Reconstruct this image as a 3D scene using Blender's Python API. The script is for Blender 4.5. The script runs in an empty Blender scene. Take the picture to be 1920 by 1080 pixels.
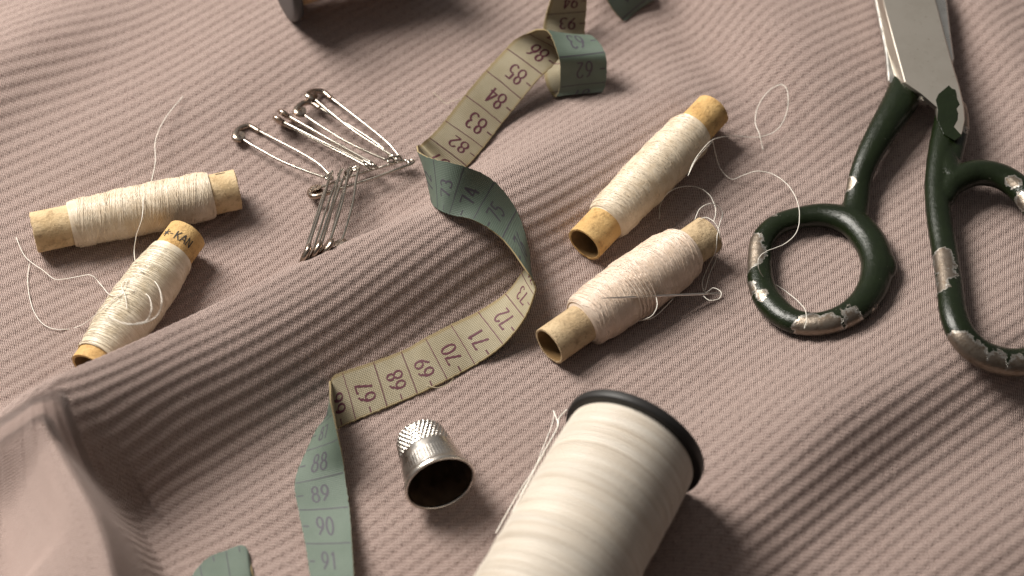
import bpy, math, random
import numpy as np
from mathutils import Vector, noise as mnoise

random.seed(7); rng = np.random.default_rng(7)
R = math.radians
S = bpy.context.scene
COL = S.collection
S.unit_settings.system = 'METRIC'; S.unit_settings.scale_length = 0.01      # one unit is one centimetre

# ------------------------------------------------------------------ camera
ELEV, DIST, HFOV = R(53), 65.0, R(27)
cd = bpy.data.cameras.new('camera'); cam = bpy.data.objects.new('camera', cd); COL.objects.link(cam)
cam.location = (0, -DIST*math.cos(ELEV), DIST*math.sin(ELEV)); cam.rotation_euler = (R(90)-ELEV, 0, 0)
cd.sensor_width = 36; cd.angle = HFOV; cd.clip_start = 1; cd.clip_end = 500
cd.dof.use_dof = True; cd.dof.focus_distance = 64.3; cd.dof.aperture_fstop = 0.10; cd.dof.aperture_blades = 0
S.camera = cam

# ------------------------------------------------------------------ light
W = bpy.data.worlds.new('World'); S.world = W; W.use_nodes = True
wn, wl = W.node_tree.nodes, W.node_tree.links
bg = wn['Background']; bg.inputs['Strength'].default_value = 0.175
tc = wn.new('ShaderNodeTexCoord'); dp = wn.new('ShaderNodeVectorMath'); dp.operation = 'DOT_PRODUCT'
dp.inputs[1].default_value = (-0.55, 0.70, 0.45)
wr = wn.new('ShaderNodeValToRGB')
wr.color_ramp.elements[0].position = 0.0; wr.color_ramp.elements[0].color = (0.20, 0.155, 0.13, 1)
wr.color_ramp.elements[1].position = 1.0; wr.color_ramp.elements[1].color = (1.6, 1.55, 1.5, 1)
mr = wn.new('ShaderNodeMapRange'); mr.inputs[1].default_value = -0.6; mr.inputs[2].default_value = 1.0
wl.new(tc.outputs['Generated'], dp.inputs[0]); wl.new(dp.outputs['Value'], mr.inputs[0])
wl.new(mr.outputs[0], wr.inputs[0]); wl.new(wr.outputs[0], bg.inputs['Color'])

LDIR = Vector((-0.57, 0.45, 0.72)).normalized()
ld = bpy.data.lights.new('window_light', 'AREA'); ld.shape = 'RECTANGLE'; ld.size = 56; ld.size_y = 62
ld.energy = 350000; ld.color = (1.0, 0.95, 0.88)
lo = bpy.data.objects.new('window_light', ld); COL.objects.link(lo)
lo.location = LDIR*130; lo.rotation_euler = (-LDIR).to_track_quat('-Z', 'Y').to_euler()

vs = S.view_settings; vs.view_transform = 'Standard'; vs.look = 'None'; vs.exposure = 0; vs.gamma = 1
vs.use_curve_mapping = False

# ------------------------------------------------------------------ helpers
CPOS = np.array(cam.location); FW = np.array([0, math.cos(ELEV), -math.sin(ELEV)])
UP = np.array([0, math.sin(ELEV), math.cos(ELEV)]); RT = np.array([1.0, 0, 0]); TH = math.tan(HFOV/2)

def ray(px, py):
    d = FW + RT*((px-960)/960*TH) + UP*((540-py)/960*TH)
    return d/np.linalg.norm(d)

def PZ(px, py, z):
    d = ray(px, py); return CPOS + d*((z-CPOS[2])/d[2])

def catmull(P, n):
    P = np.asarray(P, float); out = []
    Q = np.vstack([2*P[0]-P[1], P, 2*P[-1]-P[-2]])
    for i in range(1, len(Q)-2):
        p0, p1, p2, p3 = Q[i-1:i+3]
        t = np.linspace(0, 1, n, endpoint=False)[:, None]
        out.append(0.5*((2*p1)+(-p0+p2)*t+(2*p0-5*p1+4*p2-p3)*t*t+(-p0+3*p1-3*p2+p3)*t**3))
    out.append(P[-1:]); return np.vstack(out)

def mesh_np(name, V, F, mats, parent=None, smooth=True, midx=None, uv=None, uv2=None):
    V = np.asarray(V, np.float32); F = np.asarray(F, np.int32)
    me = bpy.data.meshes.new(name)
    me.vertices.add(len(V)); me.vertices.foreach_set('co', V.ravel())
    k = F.shape[1]; me.loops.add(F.size); me.loops.foreach_set('vertex_index', F.ravel())
    me.polygons.add(len(F)); me.polygons.foreach_set('loop_start', np.arange(0, F.size, k, dtype=np.int32))
    try: me.polygons.foreach_set('loop_total', np.full(len(F), k, np.int32))
    except Exception: pass
    if midx is not None: me.polygons.foreach_set('material_index', np.asarray(midx, np.int32))
    if smooth: me.polygons.foreach_set('use_smooth', np.ones(len(F), bool))
    if uv is not None:
        l = me.uv_layers.new(name='UVMap'); l.data.foreach_set('uv', np.asarray(uv, np.float32)[F.ravel()].ravel())
    if uv2 is not None:
        l = me.uv_layers.new(name='ribs'); l.data.foreach_set('uv', np.asarray(uv2, np.float32)[F.ravel()].ravel())
    for m in (mats if isinstance(mats, (list, tuple)) else [mats]): me.materials.append(m)
    me.update(calc_edges=True); me.validate()
    o = bpy.data.objects.new(name, me); COL.objects.link(o)
    if parent:
        o.parent = parent; o.matrix_parent_inverse = parent.matrix_world.inverted() if False else o.matrix_parent_inverse
        o.location = -Vector(parent.location)          # vertices are given in world centimetres
    return o

def grid_faces(nu, nv, wrap_v=False, base=0):
    iu = np.arange(nu-1)[:, None]; jv = np.arange(nv if wrap_v else nv-1)[None, :]; j2 = (jv+1) % nv
    a = iu*nv+jv; b = iu*nv+j2; c = (iu+1)*nv+j2; d = (iu+1)*nv+jv
    return np.stack([a, b, c, d], -1).reshape(-1, 4)+base

class MB:
    def __init__(s): s.V = []; s.F = []; s.M = []; s.n = 0
    def add(s, V, F, m=0):
        s.V.append(np.asarray(V, float)); s.F.append(np.asarray(F)+s.n); s.M.append(np.full(len(F), m)); s.n += len(V)
    def grid(s, G, wrap=False, m=0):
        nu, nv = G.shape[:2]; s.add(G.reshape(-1, 3), grid_faces(nu, nv, wrap), m)
    def build(s, name, mats, parent=None, smooth=True):
        return mesh_np(name, np.vstack(s.V), np.vstack(s.F), mats, parent, smooth, np.concatenate(s.M))

def frames(P, up=None):
    P = np.asarray(P, float); T = np.gradient(P, axis=0); T /= np.linalg.norm(T, axis=1)[:, None]+1e-12
    N = np.zeros_like(P); a = np.array(up if up is not None else [0, 0, 1.0])
    if abs(T[0] @ a) > .95: a = np.array([1.0, 0, 0])
    n = a - T[0]*(a @ T[0]); n /= np.linalg.norm(n); N[0] = n
    for i in range(1, len(P)):
        n = N[i-1] - T[i]*(N[i-1] @ T[i]); N[i] = n/(np.linalg.norm(n)+1e-12)
    return T, N, np.cross(T, N)

def sweep(P, r, ns=8, up=None, rb=None, fixed_up=False, caps=True):
    """tube along P; r radius along N, rb radius along B"""
    P = np.asarray(P, float); n = len(P); T, N, B = frames(P, up)
    if fixed_up:
        a = np.array(up, float); N = a - T*(T @ a)[:, None]; N /= np.linalg.norm(N, axis=1)[:, None]; B = np.cross(T, N)
    r = np.broadcast_to(np.asarray(r, float), (n,)); rb = r if rb is None else np.broadcast_to(np.asarray(rb, float), (n,))
    if caps:
        P = np.vstack([P[:1]-T[:1]*r[0]*.25, P, P[-1:]+T[-1:]*r[-1]*.25]); N = np.vstack([N[:1], N, N[-1:]]); B = np.vstack([B[:1], B, B[-1:]])
        r = np.concatenate([[r[0]*.02], r, [r[-1]*.02]]); rb = np.concatenate([[rb[0]*.02], rb, [rb[-1]*.02]])
    a = np.linspace(0, 2*math.pi, ns, endpoint=False)
    G = P[:, None, :] + N[:, None, :]*(r[:, None]*np.cos(a))[:, :, None] + B[:, None, :]*(rb[:, None]*np.sin(a))[:, :, None]
    return G

def thing(name, label, cat, loc, group=None):
    o = bpy.data.objects.new(name, None); COL.objects.link(o); o.location = tuple(loc); o.empty_display_size = .3
    o['label'] = label; o['category'] = cat
    if group: o['group'] = group
    return o

def tag(o, label, cat, group=None):
    o['label'] = label; o['category'] = cat
    if group: o['group'] = group
    return o

# ------------------------------------------------------------------ materials
def mat(name, col, rough=.6, metal=0, spec=.5, sheen=0):
    m = bpy.data.materials.new(name); m.use_nodes = True; b = m.node_tree.nodes['Principled BSDF']
    b.inputs['Base Color'].default_value = (*col, 1); b.inputs['Roughness'].default_value = rough
    b.inputs['Metallic'].default_value = metal; b.inputs['Specular IOR Level'].default_value = spec
    if sheen: b.inputs['Sheen Weight'].default_value = sheen; b.inputs['Sheen Roughness'].default_value = .5
    return m, m.node_tree.nodes, m.node_tree.links, b

def nd(n, t, **k):
    x = n.new('ShaderNode'+t)
    for a, v in k.items():
        if a.startswith('i') and a[1:].isdigit(): x.inputs[int(a[1:])].default_value = v
        else: setattr(x, a, v)
    return x

def mth(n, l, op, a, b=None, clamp=False):
    x = n.new('ShaderNodeMath'); x.operation = op; x.use_clamp = clamp
    for i, v in enumerate((a, b)):
        if v is None: continue
        if isinstance(v, (int, float)): x.inputs[i].default_value = v
        else: l.new(v, x.inputs[i])
    return x.outputs[0]

def mixc(n, l, f, a, b):
    x = n.new('ShaderNodeMix'); x.data_type = 'RGBA'
    for s, v in ((x.inputs[0], f), (x.inputs[6], a), (x.inputs[7], b)):
        if isinstance(v, (int, float)): s.default_value = v
        elif isinstance(v, tuple): s.default_value = (*v, 1)
        else: l.new(v, s)
    return x.outputs[2]

def ramp(n, l, fac, p0, p1, c0=(0, 0, 0), c1=(1, 1, 1)):
    x = n.new('ShaderNodeValToRGB'); e = x.color_ramp.elements
    e[0].position = p0; e[1].position = p1; e[0].color = (*c0, 1); e[1].color = (*c1, 1); l.new(fac, x.inputs[0]); return x.outputs[0]

def noisen(n, l, scale, detail=3, vec=None, rough=.55):
    x = nd(n, 'TexNoise'); x.inputs['Scale'].default_value = scale; x.inputs['Detail'].default_value = detail; x.inputs['Roughness'].default_value = rough
    if vec is None:
        g = nd(n, 'NewGeometry'); vec = g.outputs['Position']
    l.new(vec, x.inputs['Vector']); return x.outputs['Fac']

def bump(n, l, b, h, strength, dist):
    x = nd(n, 'Bump'); x.inputs['Strength'].default_value = strength; x.inputs['Distance'].default_value = dist
    l.new(h, x.inputs['Height'])
    l.new(x.outputs[0], b.inputs['Normal']); return x

# knitted cloth: loops in vertical wales, pits between them
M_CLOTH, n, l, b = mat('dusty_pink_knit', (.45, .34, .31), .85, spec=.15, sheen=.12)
uvn = nd(n, 'UVMap'); sx = nd(n, 'SeparateXYZ'); l.new(uvn.outputs[0], sx.inputs[0])
wob = noisen(n, l, 9, 2); wobc = mth(n, l, 'MULTIPLY', mth(n, l, 'SUBTRACT', wob, .5), .07)
U = mth(n, l, 'ADD', sx.outputs[0], wobc); Vv = mth(n, l, 'ADD', sx.outputs[1], wobc)
uv2 = nd(n, 'UVMap', uv_map='ribs'); s2 = nd(n, 'SeparateXYZ'); l.new(uv2.outputs[0], s2.inputs[0])
cosn = lambda a, k, off=0.0: mth(n, l, 'ADD', mth(n, l, 'MULTIPLY', mth(n, l, 'COSINE', mth(n, l, 'MULTIPLY', mth(n, l, 'ADD', a, off), 2*math.pi*k)), .5), .5)
rib = mth(n, l, 'ADD', s2.outputs[0], mth(n, l, 'MULTIPLY', mth(n, l, 'SUBTRACT', wob, .5), .10)); lup = mth(n, l, 'ADD', s2.outputs[1], mth(n, l, 'MULTIPLY', mth(n, l, 'SUBTRACT', wob, .5), .22))
lupd = mth(n, l, 'SUBTRACT', lup, mth(n, l, 'MULTIPLY', rib, .35))
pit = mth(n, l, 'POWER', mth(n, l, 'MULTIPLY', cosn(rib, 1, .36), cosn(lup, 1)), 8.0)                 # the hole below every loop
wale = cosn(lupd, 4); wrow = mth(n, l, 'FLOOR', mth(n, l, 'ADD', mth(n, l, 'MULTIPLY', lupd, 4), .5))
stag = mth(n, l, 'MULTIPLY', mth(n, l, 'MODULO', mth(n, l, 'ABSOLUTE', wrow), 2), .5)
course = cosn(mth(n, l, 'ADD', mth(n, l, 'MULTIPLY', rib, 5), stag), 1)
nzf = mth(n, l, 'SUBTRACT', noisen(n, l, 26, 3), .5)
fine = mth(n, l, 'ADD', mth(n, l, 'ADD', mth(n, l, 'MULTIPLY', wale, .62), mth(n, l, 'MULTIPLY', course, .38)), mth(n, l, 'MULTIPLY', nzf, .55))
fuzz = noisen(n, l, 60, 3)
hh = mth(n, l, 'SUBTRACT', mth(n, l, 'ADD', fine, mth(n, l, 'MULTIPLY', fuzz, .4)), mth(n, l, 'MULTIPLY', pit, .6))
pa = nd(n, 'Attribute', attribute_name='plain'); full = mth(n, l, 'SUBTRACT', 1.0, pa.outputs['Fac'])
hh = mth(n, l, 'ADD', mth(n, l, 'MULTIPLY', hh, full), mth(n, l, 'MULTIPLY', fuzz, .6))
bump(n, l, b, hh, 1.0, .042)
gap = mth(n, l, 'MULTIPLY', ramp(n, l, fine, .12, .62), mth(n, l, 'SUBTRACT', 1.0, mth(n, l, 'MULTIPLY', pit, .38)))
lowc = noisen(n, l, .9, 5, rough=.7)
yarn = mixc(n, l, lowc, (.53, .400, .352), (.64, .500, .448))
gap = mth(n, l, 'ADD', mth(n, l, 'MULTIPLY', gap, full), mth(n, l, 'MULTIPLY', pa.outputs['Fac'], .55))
l.new(mixc(n, l, gap, (.17, .105, .090), yarn), b.inputs['Base Color'])  # dark tone paints the shade in pits and between loops into the base colour

def thread_mat(name, c0, c1, rough=.32):
    m, n, l, b = mat(name, c0, rough, spec=.6)
    f = noisen(n, l, 3.2, 4); f2 = noisen(n, l, 40, 2)
    c = mixc(n, l, ramp(n, l, f, .35, .7), c0, c1)
    l.new(c, b.inputs['Base Color'])
    bump(n, l, b, f2, .25, .02); return m
M_SILK = thread_mat('ivory_silk_thread', (.76, .66, .525), (.66, .545, .40))
M_SILKB = thread_mat('cream_silk_thread', (.74, .66, .53), (.65, .555, .41))
M_PINK = thread_mat('blush_silk_thread', (.77, .635, .525), (.69, .55, .43))
M_WHITE, n, l, b = mat('pale_cotton_thread', (.72, .66, .57), .5, spec=.35, sheen=.15)
g_ = nd(n, 'NewGeometry'); mp_ = nd(n, 'Mapping'); mp_.inputs['Rotation'].default_value = (0, 0, R(27)); l.new(g_.outputs['Position'], mp_.inputs[0])
ms_ = nd(n, 'Mapping'); ms_.inputs['Scale'].default_value = (.35, 9, .35); l.new(mp_.outputs[0], ms_.inputs[0])
f_ = ramp(n, l, noisen(n, l, 1.0, 4, ms_.outputs[0]), .33, .67); l.new(mixc(n, l, f_, (.69, .635, .56), (.585, .51, .42)), b.inputs['Base Color'])
bump(n, l, b, noisen(n, l, 40, 2), .2, .02)
M_LOOSE = thread_mat('white_thread', (.85, .81, .74), (.80, .74, .64), .5)

def paper_mat(name, c0, c1, stain):
    m, n, l, b = mat(name, c0, .75, spec=.25)
    f = ramp(n, l, noisen(n, l, 1.6, 5), .35, .68); c = mixc(n, l, f, c0, c1)
    g = ramp(n, l, noisen(n, l, 4.0, 7, rough=.72), .50, .70); c = mixc(n, l, mth(n, l, 'MULTIPLY', g, .75), c, stain)
    sp = ramp(n, l, noisen(n, l, 22, 4, rough=.75), .58, .68); c = mixc(n, l, mth(n, l, 'MULTIPLY', sp, .55), c, stain)
    l.new(c, b.inputs['Base Color']); bump(n, l, b, noisen(n, l, 12, 6, rough=.7), .8, .06); return m
M_PAPER = paper_mat('tan_cardboard', (.66, .50, .30), (.55, .39, .21), (.22, .14, .07))
M_PAPERO = paper_mat('orange_cardboard', (.66, .44, .19), (.56, .34, .13), (.24, .13, .05))
M_PAPERG = paper_mat('grey_tan_cardboard', (.58, .44, .27), (.46, .33, .19), (.17, .115, .065))
M_TUBE_INK = mat('dark_ink', (.035, .03, .028), .8)[0]
M_CORE, n, l, b = mat('inner_cardboard', (.20, .12, .055), .9, spec=.1)
l.new(mixc(n, l, noisen(n, l, 5, 4), (.13, .075, .03), (.30, .185, .085)), b.inputs['Base Color'])

def metal_mat(name, col, rough, stain=None, samt=.5, sscale=3):
    m, n, l, b = mat(name, col, rough, 1)
    f = noisen(n, l, sscale, 5, rough=.65)
    r_ = nd(n, 'MapRange', i1=.3, i2=.75, i3=rough*.7, i4=min(1, rough*1.6)); l.new(f, r_.inputs[0]); l.new(r_.outputs[0], b.inputs['Roughness'])
    if stain:
        l.new(mixc(n, l, mth(n, l, 'MULTIPLY', ramp(n, l, f, .48, .72), samt), col, stain), b.inputs['Base Color'])
    return m, n, l, b
M_PIN = metal_mat('worn_nickel', (.47, .43, .375), .25, (.30, .25, .20), .4, 2)[0]
M_CLASP = metal_mat('worn_clasp_metal', (.42, .345, .285), .24, (.28, .17, .11), .7, 6)[0]
M_NEEDLE = metal_mat('needle_steel', (.72, .69, .65), .33)[0]
M_BLADE, n, l, b = metal_mat('worn_blade_steel', (.60, .55, .48), .42, (.47, .42, .35), .35, .9)
g_ = nd(n, 'NewGeometry'); ms_ = nd(n, 'Mapping'); ms_.inputs['Rotation'].default_value = (0, 0, R(-14)); ms_.inputs['Scale'].default_value = (26, 1.2, 1)
l.new(g_.outputs['Position'], ms_.inputs[0]); bump(n, l, b, noisen(n, l, 1.0, 5, ms_.outputs[0], .7), .10, .01)
sp_ = ramp(n, l, noisen(n, l, 5, 6, rough=.75), .60, .70); old = b.inputs['Base Color'].links[0].from_socket
l.new(mixc(n, l, mth(n, l, 'MULTIPLY', sp_, .5), old, (.25, .19, .12)), b.inputs['Base Color'])
b.inputs['Roughness'].links and l.remove(b.inputs['Roughness'].links[0]); b.inputs['Roughness'].default_value = .42
M_EDGE = metal_mat('blade_edge_steel', (.62, .60, .56), .3)[0]
M_THIMBLE, n, l, b = metal_mat('thimble_metal', (.68, .64, .59), .25, (.42, .35, .28), .4, 3.5)
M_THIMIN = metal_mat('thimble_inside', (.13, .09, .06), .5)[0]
M_BLACK, n, l, b = mat('black_plastic', (.016, .0145, .014), .5, spec=.4)
bump(n, l, b, noisen(n, l, 18, 5), .15, .02)
M_WOODT, n, l, b = mat('tan_wood', (.50, .30, .14), .6)

# enamel paint with chips: the float attribute "chip" carries the worn spots of this very handle
M_ENAMEL, n, l, b = mat('chipped_green_enamel', (.02, .04, .015), .3, spec=.38)
at = nd(n, 'Attribute', attribute_name='chip'); nz = noisen(n, l, 6, 6, rough=.7)
sg = mth(n, l, 'ADD', at.outputs['Fac'], mth(n, l, 'MULTIPLY', mth(n, l, 'SUBTRACT', nz, .5), .42))
spk = ramp(n, l, noisen(n, l, 11, 3, rough=.7), .735, .75)
msk = mth(n, l, 'MAXIMUM', ramp(n, l, mth(n, l, 'ADD', sg, .5), .495, .505), spk)
edge = mth(n, l, 'MULTIPLY', ramp(n, l, mth(n, l, 'ADD', sg, .5), .485, .50), ramp(n, l, mth(n, l, 'ADD', sg, .5), .56, .51))
green = mixc(n, l, noisen(n, l, 2.5, 4), (.0042, .0075, .0024), (.010, .0165, .0045))
rust = ramp(n, l, noisen(n, l, 6, 7, rough=.75), .50, .66)
steel = mixc(n, l, mth(n, l, 'MULTIPLY', rust, .6), (.40, .375, .34), (.15, .10, .06))
steel = mixc(n, l, mth(n, l, 'MULTIPLY', edge, .6), steel, (.13, .08, .04))
l.new(mixc(n, l, msk, green, steel), b.inputs['Base Color'])
l.new(mth(n, l, 'MULTIPLY', msk, .85), b.inputs['Metallic'])
rr = nd(n, 'MapRange', i1=0, i2=1, i3=.25, i4=.36); l.new(msk, rr.inputs[0]); l.new(rr.outputs[0], b.inputs['Roughness'])
hb = mth(n, l, 'ADD', mth(n, l, 'MULTIPLY', msk, -.3), mth(n, l, 'MULTIPLY', noisen(n, l, 7, 6, rough=.65), .42))
hb = mth(n, l, 'ADD', hb, mth(n, l, 'MULTIPLY', noisen(n, l, 30, 3), .10))
bump(n, l, b, hb, .8, .05)

def tape_mat(name, c0, c1, spec, wv, bs, rough, hem=.6):
    m, n, l, b = mat(name, c0, rough, spec=spec)
    uvn = nd(n, 'UVMap'); sx = nd(n, 'SeparateXYZ'); l.new(uvn.outputs[0], sx.inputs[0])
    a = mth(n, l, 'ABSOLUTE', mth(n, l, 'SINE', mth(n, l, 'MULTIPLY', sx.outputs[0], math.pi/.058)))
    c = mth(n, l, 'ABSOLUTE', mth(n, l, 'SINE', mth(n, l, 'MULTIPLY', sx.outputs[1], math.pi/.052)))
    w = mth(n, l, 'MULTIPLY', mth(n, l, 'POWER', a, .6), mth(n, l, 'POWER', c, .6))
    f = ramp(n, l, noisen(n, l, 1.3, 5), .38, .66); col = mixc(n, l, f, c0, c1)
    sm = ramp(n, l, noisen(n, l, 22, 3, rough=.7), .55, .75); col = mixc(n, l, mth(n, l, 'MULTIPLY', sm, .3), col, tuple(x*.6 for x in c1))
    col = mixc(n, l, mth(n, l, 'MULTIPLY', mth(n, l, 'SUBTRACT', 1.0, w), wv), col, tuple(x*.30 for x in c1))
    ed = mth(n, l, 'ABSOLUTE', mth(n, l, 'SUBTRACT', sx.outputs[1], .725))
    col = mixc(n, l, mth(n, l, 'MULTIPLY', ramp(n, l, mth(n, l, 'ADD', ed, mth(n, l, 'MULTIPLY', noisen(n, l, 14, 2), .06)), .67, .74), hem), col, (.30, .215, .095))
    l.new(col, b.inputs['Base Color']); bump(n, l, b, w, bs, .03); return m
M_CREAM = tape_mat('cream_linen_tape', (.455, .40, .285), (.39, .335, .225), .15, .62, .6, .85)
M_GREEN = tape_mat('green_coated_tape', (.122, .160, .126), (.102, .137, .106), .4, .2, .4, .5, .0)
M_INK = mat('maroon_ink', (.085, .016, .030), .7)[0]
M_INKG = mat('purple_ink', (.062, .055, .070), .7)[0]

# ------------------------------------------------------------------ cloth
def ridge(pts, wb, wf, power=1.0):
    """pts: (px, py, height); wb/wf: widths behind / in front of the crest"""
    P = np.array([np.append(PZ(a, c, h)[:2], h) for a, c, h in pts])
    n = 7; C = catmull(np.column_stack([P, np.broadcast_to(wb, len(P)), np.broadcast_to(wf, len(P))]), n)
    return C, power

def ridge_h(Rg, x, y):
    C, power = Rg; best = np.full(x.shape, 1e9); out = np.zeros(x.shape)
    for i in range(len(C)-1):
        ax, ay = C[i, :2]; bx, by = C[i+1, :2]; ex, ey = bx-ax, by-ay; L2 = ex*ex+ey*ey+1e-12
        t = np.clip(((x-ax)*ex+(y-ay)*ey)/L2, 0, 1); dx = x-ax-t*ex; dy = y-ay-t*ey; d2 = dx*dx+dy*dy
        sel = d2 < best
        side = ex*(y-ay)-ey*(x-ax)                       # >0 left of travel
        h = C[i, 2]+(C[i+1, 2]-C[i, 2])*t; wb = C[i, 3]+(C[i+1, 3]-C[i, 3])*t; wf = C[i, 4]+(C[i+1, 4]-C[i, 4])*t
        w = np.where(side > 0, wb, wf); d = np.sqrt(d2)
        u_ = np.clip(d/w, 0, 1)
        if power == 'sharp':
            q_ = np.sqrt(u_*u_+.016)-.126; v = h*np.clip(1-q_, 0, 1)**1.25
        else: v = h*(.5+.5*np.cos(math.pi*np.where(side > 0, u_, u_**1.22)))**power
        out = np.where(sel, v, out); best = np.where(sel, d2, best)
    return out

# all crests run left to right, so "behind" is the far side
R_MAIN = ridge([(-420, 1010, .3), (-200, 900, .6), (-60, 818, 1.2), (75, 715, 3.7), (150, 680, 3.6), (350, 602, 2.8), (560, 503, 2.3), (700, 446, 2.2), (850, 392, 2.0),
                (960, 330, 1.6), (1100, 262, 1.25), (1250, 190, .8), (1400, 140, .25)],
               [2.0, 1.8, 1.7, 1.6, 1.5, 1.5, 1.7, 1.9, 2.2, 2.6, 3.0, 3.0, 2.5], [2.0, 2.0, 2.0, 3.2, 4.0, 4.4, 4.2, 3.8, 3.6, 3.6, 3.6, 3.2, 2.5])
R_SHEET = ridge([(230, 1330, 2.6), (222, 1180, 3.0), (200, 1048, 3.3), (175, 966, 3.45), (151, 917, 3.5), (114, 852, 3.4), (77, 783, 3.15), (60, 735, 2.7)],
                [5.2, 5.0, 4.6, 4.0, 3.2, 2.4, 1.8, 1.6], [1.4, 1.4, 1.4, 1.4, 1.4, 1.5, 1.6, 1.6], 'sharp')
R_TUCK = ridge([(258, 1250, 1.7), (247, 1120, 1.7), (238, 1040, 1.6), (234, 990, 1.2), (222, 940, .2)], [1.4, 1.4, 1.3, 1.1, .8], [.75, .7, .65, .65, .7])
def swell(a, b, h, wb, wf):
    """long soft undulation between two points: (px, py) to (px, py), running left to right"""
    A, B = PZ(*a, 0)[:2], PZ(*b, 0)[:2]; return A, B, h, wb, wf
def swell_h(q, x, y):
    A, B, h, wb, wf = q; L = np.linalg.norm(B-A); e = (B-A)/L; t = (x-A[0])*e[0]+(y-A[1])*e[1]; d = e[0]*(y-A[1])-e[1]*(x-A[0])
    w = wf+(wb-wf)*(.5+.5*np.tanh(d/.8)); g = 1/(1+np.exp(-t/1.1))/(1+np.exp((t-L)/1.1))
    return h*g*np.exp(-(d/w)**2)
MINOR = [swell((1200, 1140), (1560, 820), 1.3, 3.2, 2.1), swell((1500, 850), (2000, 590), 1.3, 3.2, 2.0), swell((1190, -120), (1420, 210), -.75, 1.5, 1.3), swell((1620, 1180), (2050, 900), .5, 2.4, 1.6),
         swell((1290, -120), (1570, 230), .95, 3.4, 1.9), swell((-300, 380), (170, 30), 1.0, 2.2, 1.8), swell((120, 330), (640, 60), .35, 2.6, 2.2),
         swell((1010, 830), (1400, 600), .20, 1.8, 1.5), swell((1780, -80), (2010, 330), .55, 1.8, 1.2),
         swell((330, 1060), (640, 1000), -.35, 1.5, 2.0), swell((140, 930), (380, 860), -1.0, 2.4, 2.6), swell((1560, 560), (1960, 330), .30, 2.4, 1.8)]

def H(x, y):
    x = np.asarray(x, float); y = np.asarray(y, float); sh = x.shape; x = np.atleast_1d(x); y = np.atleast_1d(y)
    m = ridge_h(R_MAIN, x, y); s = ridge_h(R_SHEET, x, y); k = .9
    hh = np.clip(.5+.5*(m-s)/k, 0, 1); z = s+(m-s)*hh+k*hh*(1-hh)
    t = ridge_h(R_TUCK, x, y); hh = np.clip(.5+.5*(z-t)/.15, 0, 1); z = t+(z-t)*hh+.15*hh*(1-hh)
    for q in MINOR: z = z+swell_h(q, x, y)
    z = z+.07*np.sin(x*.38+.3*y+1.0)+.05*np.sin(.5*y-.25*x)
    return z.reshape(sh)

def on(px, py, lift=0.0):
    d = ray(px, py); lo_, hi_ = (9-CPOS[2])/d[2], (-2-CPOS[2])/d[2]
    t = np.linspace(lo_, hi_, 700); Q = CPOS+d*t[:, None]; g = Q[:, 2]-H(Q[:, 0], Q[:, 1])-lift
    i = np.argmax(g < 0); a, b_ = t[i-1], t[i]
    f = g[i-1]/(g[i-1]-g[i]+1e-12); return CPOS+d*(a+(b_-a)*f)

xs = np.concatenate([np.arange(-34, -20, .35), np.arange(-20, 20, .052), np.arange(20, 34, .35)])
ys = np.concatenate([np.arange(-26, -12.5, .35), np.arange(-12.5, 17.5, .052), np.arange(17.5, 32, .35)])
X, Y = np.meshgrid(xs, ys, indexing='ij'); Z = H(X, Y)
dy_ = np.diff(Y, axis=1); dz_ = np.diff(Z, axis=1)
Vc = np.zeros_like(Y); Vc[:, 1:] = np.cumsum(np.sqrt(dy_**2+dz_**2), axis=1)
j0 = int(np.argmin(abs(ys+6))); Vc = Vc-Vc[:, j0:j0+1]+ys[j0]
def blur(A, ax, k):
    A = np.moveaxis(A, ax, 0); c = np.cumsum(np.vstack([np.repeat(A[:1], k+1, 0), A, np.repeat(A[-1:], k, 0)]), 0)
    return np.moveaxis((c[2*k+1:]-c[:-2*k-1])/(2*k+1), 0, ax)
Vc = Y+blur(blur(Vc-Y, 0, 75), 0, 75)
Uc = np.zeros_like(X); Uc[1:] = np.cumsum(np.sqrt(np.diff(X, axis=0)**2+np.diff(Z, axis=0)**2), axis=0)
i0 = int(np.argmin(abs(xs))); Uc = Uc-Uc[i0:i0+1]; Uc = X+blur(blur(Uc-X, 1, 120), 1, 120)+.03*np.sin(Vc*.7+X*.3)
cs = R_SHEET[0]; o_ = np.argsort(cs[:, 1]); xc_ = np.interp(Y, cs[o_, 1], cs[o_, 0]); cm = R_MAIN[0]; o_ = np.argsort(cm[:, 0]); ym_ = np.interp(X, cm[o_, 0], cm[o_, 1])
sst = lambda q: np.clip(q, 0, 1)**2*(3-2*np.clip(q, 0, 1))
mk = sst((xc_+1.0-X)/1.0)*sst((ym_-.1-Y)/.9)                 # the turned-up sheet at lower left, where the ribs run along it
Vs = .95*(xc_-X)+Vc[:, :1]*0; Us = Y-.1*X
Vc, Uc = Vc*(1-mk)+(Vs+.8*Us)*mk, Uc*(1-mk)+Us*mk
ph = (Vc-.80*Uc+.10*np.sin(.5*X+.2*Y))/.47
st = np.cos(2*math.pi*ph); lp = np.cos(2*math.pi*Uc/.26+.8*np.sin(2*math.pi*ph))
zx, zy = np.gradient(Z, xs, ys); nl = np.sqrt(1+zx**2+zy**2)
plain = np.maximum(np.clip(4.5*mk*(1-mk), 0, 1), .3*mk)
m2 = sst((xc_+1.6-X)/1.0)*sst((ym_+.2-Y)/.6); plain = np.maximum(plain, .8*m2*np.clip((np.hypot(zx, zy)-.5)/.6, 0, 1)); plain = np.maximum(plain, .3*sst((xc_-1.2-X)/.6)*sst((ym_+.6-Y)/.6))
rel = (.0175*st+.007*lp*(.6+.4*st))*(1-.5*mk)*(1-plain*.9)/(1+.25*np.maximum(0, np.hypot(zx, zy)-1.0))
V = np.stack([X-rel*zx/nl, Y-rel*zy/nl, Z+rel/nl], -1).reshape(-1, 3)
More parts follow.
